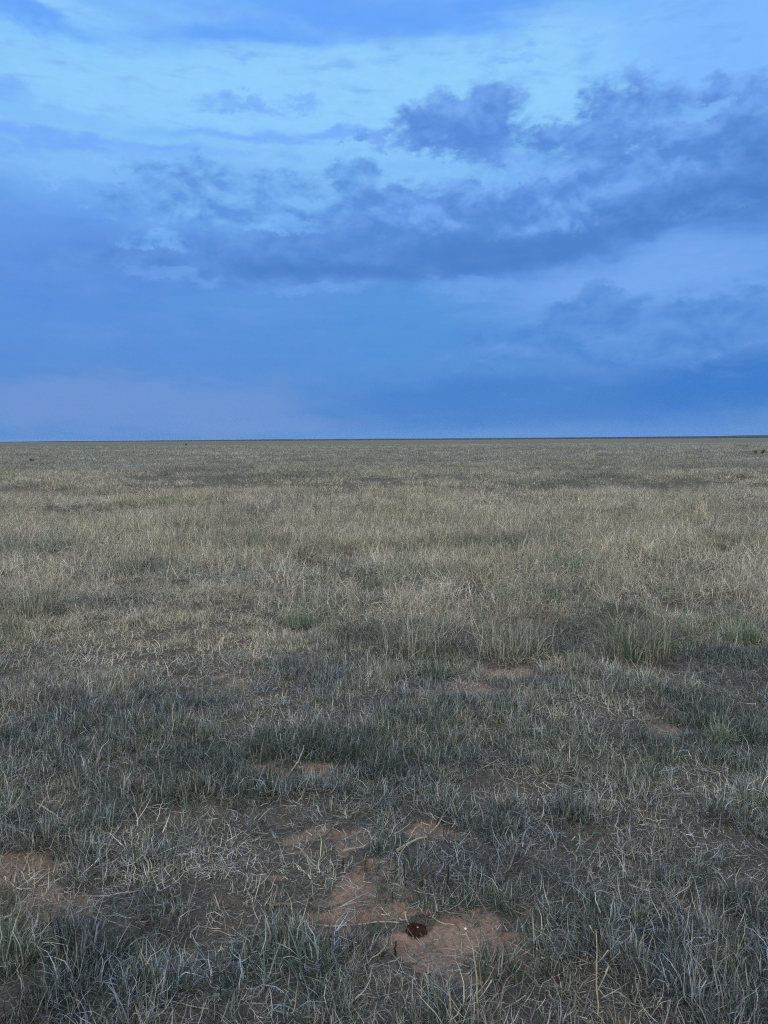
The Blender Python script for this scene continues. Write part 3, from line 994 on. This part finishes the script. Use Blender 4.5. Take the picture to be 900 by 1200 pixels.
tag(mesh_obj('soil_crumbs', np_mesh('soil_crumbs', cc_, fc_, False), M_CRUMB), 'loose crumbs of reddish soil scattered over the bare patches', 'soil crumbs', kind='stuff')

# the round dark mound of crumbs
mx_, my_ = gp(488, 1082)
bm = bmesh.new(); rings = []
NR, NS = 16, 72
for i in range(NR + 1):
    q = i / NR; ring = []
    for k in range(NS):
        a_ = 2 * math.pi * k / NS
        nz_ = float(fbm(np.array([math.cos(a_) * q * 9 + 30]), np.array([math.sin(a_) * q * 9 + 30]), 7, 3)[0]) - .5
        ed = float(vnoise(np.array([math.cos(a_) * 6 + 50]), np.array([math.sin(a_) * 6 + 50]), 9)[0]) - .5
        rad = .037 * q * (1 + (.28 * ed + .10 * (vnoise(np.array([a_ * 9]), np.array([1.]), 4)[0] - .5)) * q * q)
        zz = .010 * (1 - q ** 3) - .006 * math.exp(-(q / .3) ** 2) + nz_ * .014 * (1 - q * .3) - .006 * q ** 6
        ring.append(bm.verts.new((rad * math.cos(a_), rad * math.sin(a_) * .95, zz)))
        if i == 0: break
    rings.append(ring)
for k in range(NS): bm.faces.new((rings[0][0], rings[1][k], rings[1][(k + 1) % NS]))
for a_, b_ in zip(rings[1:], rings[2:]):
    for k in range(NS): bm.faces.new((a_[k], b_[k], b_[(k + 1) % NS], a_[(k + 1) % NS]))
mound = from_bm('crumb_mound', bm, M_MOUND, smooth=False); mound.location = (mx_, my_, hz(mx_, my_) + .002)
tag(mound, 'round dark red-brown mound of crumbs lying on the bare soil', 'mound')


def lump(name, rx, ry, rz, mat, seed, parent=None):
    bm = bmesh.new(); bmesh.ops.create_icosphere(bm, subdivisions=3, radius=1)
    for v in bm.verts:
        k = 1 + .5 * (float(fbm(np.array([v.co.x * 1.4 + seed]), np.array([v.co.y * 1.4 + v.co.z * 2.1]), seed, 3)[0]) - .5)
        v.co = Vector((v.co.x * rx * k, v.co.y * ry * k, v.co.z * rz * k))
    return from_bm(name, bm, mat, parent)


fl = lump('pale_fleck', .0035, .003, .002, M_PALE, 3, mound); fl.location = (.004, -.004, .009)
fl['label'] = 'small pale fleck in the middle of the mound'
x_, y_ = gp(545.5, 1082); pb = lump('pebble', .0042, .004, .004, M_PEBBLE, 5); pb.location = (x_, y_, hz(x_, y_) + .012)
tag(pb, 'tiny bright white pebble right of the dark red mound', 'pebble')
x_, y_ = gp(446, 1112); pb = lump('clod', .012, .009, .007, M_CLOD, 8); pb.location = (x_, y_, hz(x_, y_) + .004)
tag(pb, 'small dark clod on the soil left of the thick stub', 'clod')

# green tufts and dry tussocks one can point to
M_LUSH = grass_mat('lush_green_blades', (.95, .4, 1.65), .15)
M_DULL = grass_mat('dull_green_blades', (.86, .3, 1.1), .3)
M_DRY = grass_mat('dry_straw_blades', (.08, .5, .95))
M_GREYED = grass_mat('grey_dry_blades', (.10, .25, 1.05))


def tussock(name, label, cat, px, w_px, h_px, n_green, n_dry, mg, md2, group, seed, up=.35, heads=0):
    x_, y_ = gp(*px); dd = math.hypot(y_, CAM_H)
    Rr = w_px / FPX * dd * .5; H = h_px / FPX * dd
    r = np.random.default_rng(seed)
    root = empty(name, (x_, y_, hz(x_, y_) - .004)); tag(root, label, cat, group)
    wf = max(1.15, dd / 4.6); H *= 1.2
    if n_green:
        me = clump_mesh('green_blades', blades(n_green, Rr * .62, (H * .55, H * 1.15), (.0024 * wf, .005 * wf), (up, .35), (1.0, .7), 5, r=r, kink=.26, jit=.9), mg)
        link(bpy.data.objects.new('green_blades', me), root)
    if n_dry:
        d = blades(n_dry, Rr * .7, (H * .5, H * 1.3), (.002 * wf, .0042 * wf), (up + .15, .38), (.9, .7), 5, r=r, kink=.28, jit=1.0)
        if heads: d = merge(d, seedheads(heads, Rr * .6, (H * 1.0, H * 1.6), (.0018 * wf, .0024 * wf), 8, r=r))
        link(bpy.data.objects.new('dry_stalks', clump_mesh('dry_stalks', d, md2)), root)
    return root


GG = 'green grass tufts standing out in the plain'
GD = 'dry grass tussocks standing out in the plain'
tussock('grass_tuft', 'low dark green tuft at the left end of the far bare patch', 'grass tuft', (507, 788), 46, 22, 190, 60, M_DULL, M_GREYED, GG, 1)
tussock('grass_tuft', 'pale grey-green cushion of grass beside the dark green tuft', 'grass tuft', (462, 793), 46, 22, 60, 190, M_DULL, M_GREYED, GG, 2)
tussock('grass_tuft', 'bright green tuft in the straw left of the picture centre', 'grass tuft', (352, 733), 54, 24, 240, 60, M_LUSH, M_DRY, GG, 3)
tussock('grass_tuft', 'small fresh green tuft farther off among pale straw', 'grass tuft', (669, 670), 24, 17, 130, 30, M_LUSH, M_DRY, GG, 4)
tussock('grass_tuft', 'dark green spreading tuft near the right edge', 'grass tuft', (868, 750), 56, 30, 230, 130, M_LUSH, M_DRY, GG, 5)
tussock('grass_tuft', 'small deep green tuft in the grey grass at lower right', 'grass tuft', (845, 866), 34, 24, 140, 60, M_LUSH, M_GREYED, GG, 6)
tussock('grass_tuft', 'wide low green tuft in the straw behind the middle', 'grass tuft', (440, 690), 60, 16, 260, 60, M_DULL, M_DRY, GG, 7)
tussock('grass_tuft', 'bushy green grass tuft at the lower left edge', 'grass tuft', (14, 1130), 70, 48, 120, 110, M_DULL, M_GREYED, GG, 8)
tussock('grass_tuft', 'soft green tuft right of the picture centre, nearer than the small fresh one', 'grass tuft', (652, 706), 34, 15, 150, 50, M_LUSH, M_DRY, GG, 9)
tussock('grass_tuft', 'farthest green tuft, low and faint among the pale straw', 'grass tuft', (592, 646), 36, 9, 150, 50, M_LUSH, M_DRY, GG, 10)
tussock('grass_tuft', 'low green tuft just right of the bright green one', 'grass tuft', (398, 738), 32, 15, 130, 60, M_LUSH, M_DRY, GG, 15)
tussock('grass_tussock', 'pale tall tussock with a dark foot near the left edge', 'tussock', (42, 724), 54, 52, 30, 200, M_DULL, M_DRY, GD, 11, .25, 12)
tussock('grass_tussock', 'broad dark tussock with straw-coloured tips right of the bare patch', 'tussock', (745, 768), 110, 62, 330, 230, M_DULL, M_DRY, GD, 12, .3, 14)
tussock('grass_tussock', 'dense pale straw tussock overhanging the back of the bare patch', 'tussock', (595, 766), 110, 50, 60, 420, M_DULL, M_DRY, GD, 13, .35, 16)
tussock('grass_tussock', 'thin upright straw tussock left of the overhanging one', 'tussock', (480, 762), 100, 46, 60, 260, M_DULL, M_DRY, GD, 14, .25, 18)


# tall weeds standing over the grass
def weed(label, px, top, rad, seed, branches=5, mat=M_TWIG, name='weed_stalk', lean=.05):
    x_, y_ = gp(*px); dd = math.hypot(y_, CAM_H); H = (px[1] - top) / FPX * dd * 1.05
    r = random.Random(seed)
    root = empty(name, (x_, y_, hz(x_, y_) - .01)); tag(root, label, 'weed', 'single weed stalks above the grass')
    pts = [Vector((lean * H * u * u + (r.random() - .5) * rad * 2, (r.random() - .5) * rad * 2, H * u)) for u in (0, .2, .4, .6, .8, 1)]
    from_bm('stem', tube(pts, [rad * q for q in (1.1, 1, .9, .8, .6, .4)], 6, .15, seed), mat, root)
    for k in range(branches):
        u = .35 + .6 * k / max(1, branches - 1); p = Vector((lean * H * u * u, 0, H * u)); a_ = r.random() * 6.28; ln = H * (.30 - .18 * u)
        q = Vector((math.cos(a_) * .6, math.sin(a_) * .6, .8)).normalized()
        from_bm('branch', tube([p, p + q * ln * .5, p + q * ln + Vector((0, 0, ln * .15))], [rad * .6, rad * .5, rad * .9], 5, .3, seed + k), mat, root)
    return root


weed('dark branching weed stalk left of the two together', (262, 604), 566, .008, 21)
weed('dark thin weed stalk, left one of two standing together', (370, 608), 571, .008, 22)
weed('dark weed stalk, right one of two standing together', (387, 610), 572, .008, 23)
weed('dark weed stalk standing alone near the middle of the plain', (472, 618), 577, .007, 24, 3)
weed('short pale weed stalk far off at the left', (93, 549), 538, .018, 25, 2, M_PALE)
weed('tall pale dry stalk standing in the grass at the front middle', (561, 1196), 1108, .0024, 26, 2, M_PALE, lean=-.08)
weed('tall pale dry stalk standing in the grass at the front right', (700, 1190), 1098, .0026, 27, 3, M_PALE, lean=-.04)
weed('dry stalk rising over the tall straw at the right', (722, 745), 690, .004, 28, 4, M_PALE)

# low dark shrubs far out on the plain
m, t, o = new_mat('shrub_leaves')
at_ = xyz(attr('blade'))
cc = mixc(at_[0], (.075, .085, .072), (.14, .15, .125))
d = t.nodes.new('ShaderNodeBsdfDiffuse'); t.links.new(cc, d.inputs[0]); t.links.new(d.outputs[0], o.inputs[0])
M_SHRUB = m


def shrub(label, px, w_px, h_px, seed, n=420):
    x_, y_ = gp(*px); dd = math.hypot(y_, CAM_H); W_ = w_px / FPX * dd; H = h_px / FPX * dd
    r = np.random.default_rng(seed)
    root = empty('shrub', (x_, y_, hz(x_, y_))); tag(root, label, 'shrub', 'dark shrubs far out on the plain')
    nc = 7
    cen = np.stack([r.uniform(-.36, .36, nc) * W_, r.uniform(-.36, .36, nc) * W_, r.uniform(.35, .8, nc) * H], -1)
    C = []
    for i in range(n):
        c = cen[r.integers(nc)] + r.normal(0, 1, 3) * np.array([.10 * W_, .10 * W_, .17 * H])
        c[2] = max(c[2], .02)
        u = r.normal(0, 1, 3); u /= np.linalg.norm(u); v = np.cross(u, r.normal(0, 1, 3)); v /= np.linalg.norm(v) + 1e-9
        s_ = .05 * min(W_, H) * (.7 + .8 * r.random())
        C.append(np.stack([c - u * s_ * 1.6, c + v * s_, c + u * s_ * 1.6, c - v * s_]))
    co_ = np.concatenate(C); f_ = np.arange(len(co_)).reshape(-1, 4)
    at2 = np.repeat(r.random(n), 4)[:, None] * np.ones((1, 3))
    link(bpy.data.objects.new('crown', clump_mesh('crown', (co_, f_, at2), M_SHRUB)), root)
    for k in range(3):
        e = Vector(cen[k]); from_bm('stem', tube([Vector((0, 0, -.02)), e * .5 + Vector((.02, 0, .02)), e], [.02 * H + .004, .016 * H + .003, .008 * H + .002], 6, .2, seed + k), M_TWIG, root)
    return root


shrub('long low dark shrub near the horizon at the right', (871, 524.5), 15, 3.2, 31)
shrub('small dark shrub at the right, left one of a close pair', (885, 533), 4, 5, 32)
shrub('rounder dark shrub at the right, right one of a close pair', (893.5, 533), 6, 5.5, 33)
shrub('tiny dark shrub near the horizon at the left', (218, 522.5), 2.6, 2.4, 34)
shrub('small dark shrub at the far left, left of the pale weed stalk', (37, 541), 4.5, 4, 35)
shrub('low dark shrub at the right edge, in a darker strip of grass', (870, 563), 22, 7, 36)

# ------------------------------------------------------------------ render settings
scene.render.engine = 'CYCLES'
cy_ = scene.cycles
cy_.max_bounces = 4; cy_.diffuse_bounces = 2; cy_.glossy_bounces = 1; cy_.transmission_bounces = 2
cy_.transparent_max_bounces = 4; cy_.volume_bounces = 0
cy_.use_denoising = False
cy_.filter_width = 1.15
cy_.caustics_reflective = False; cy_.caustics_refractive = False
cy_.sample_clamp_indirect = 4.0
vs = scene.view_settings
vs.view_transform = 'Standard'; vs.look = 'None'; vs.gamma = 1.0; vs.use_curve_mapping = False
vs.exposure = 0.0
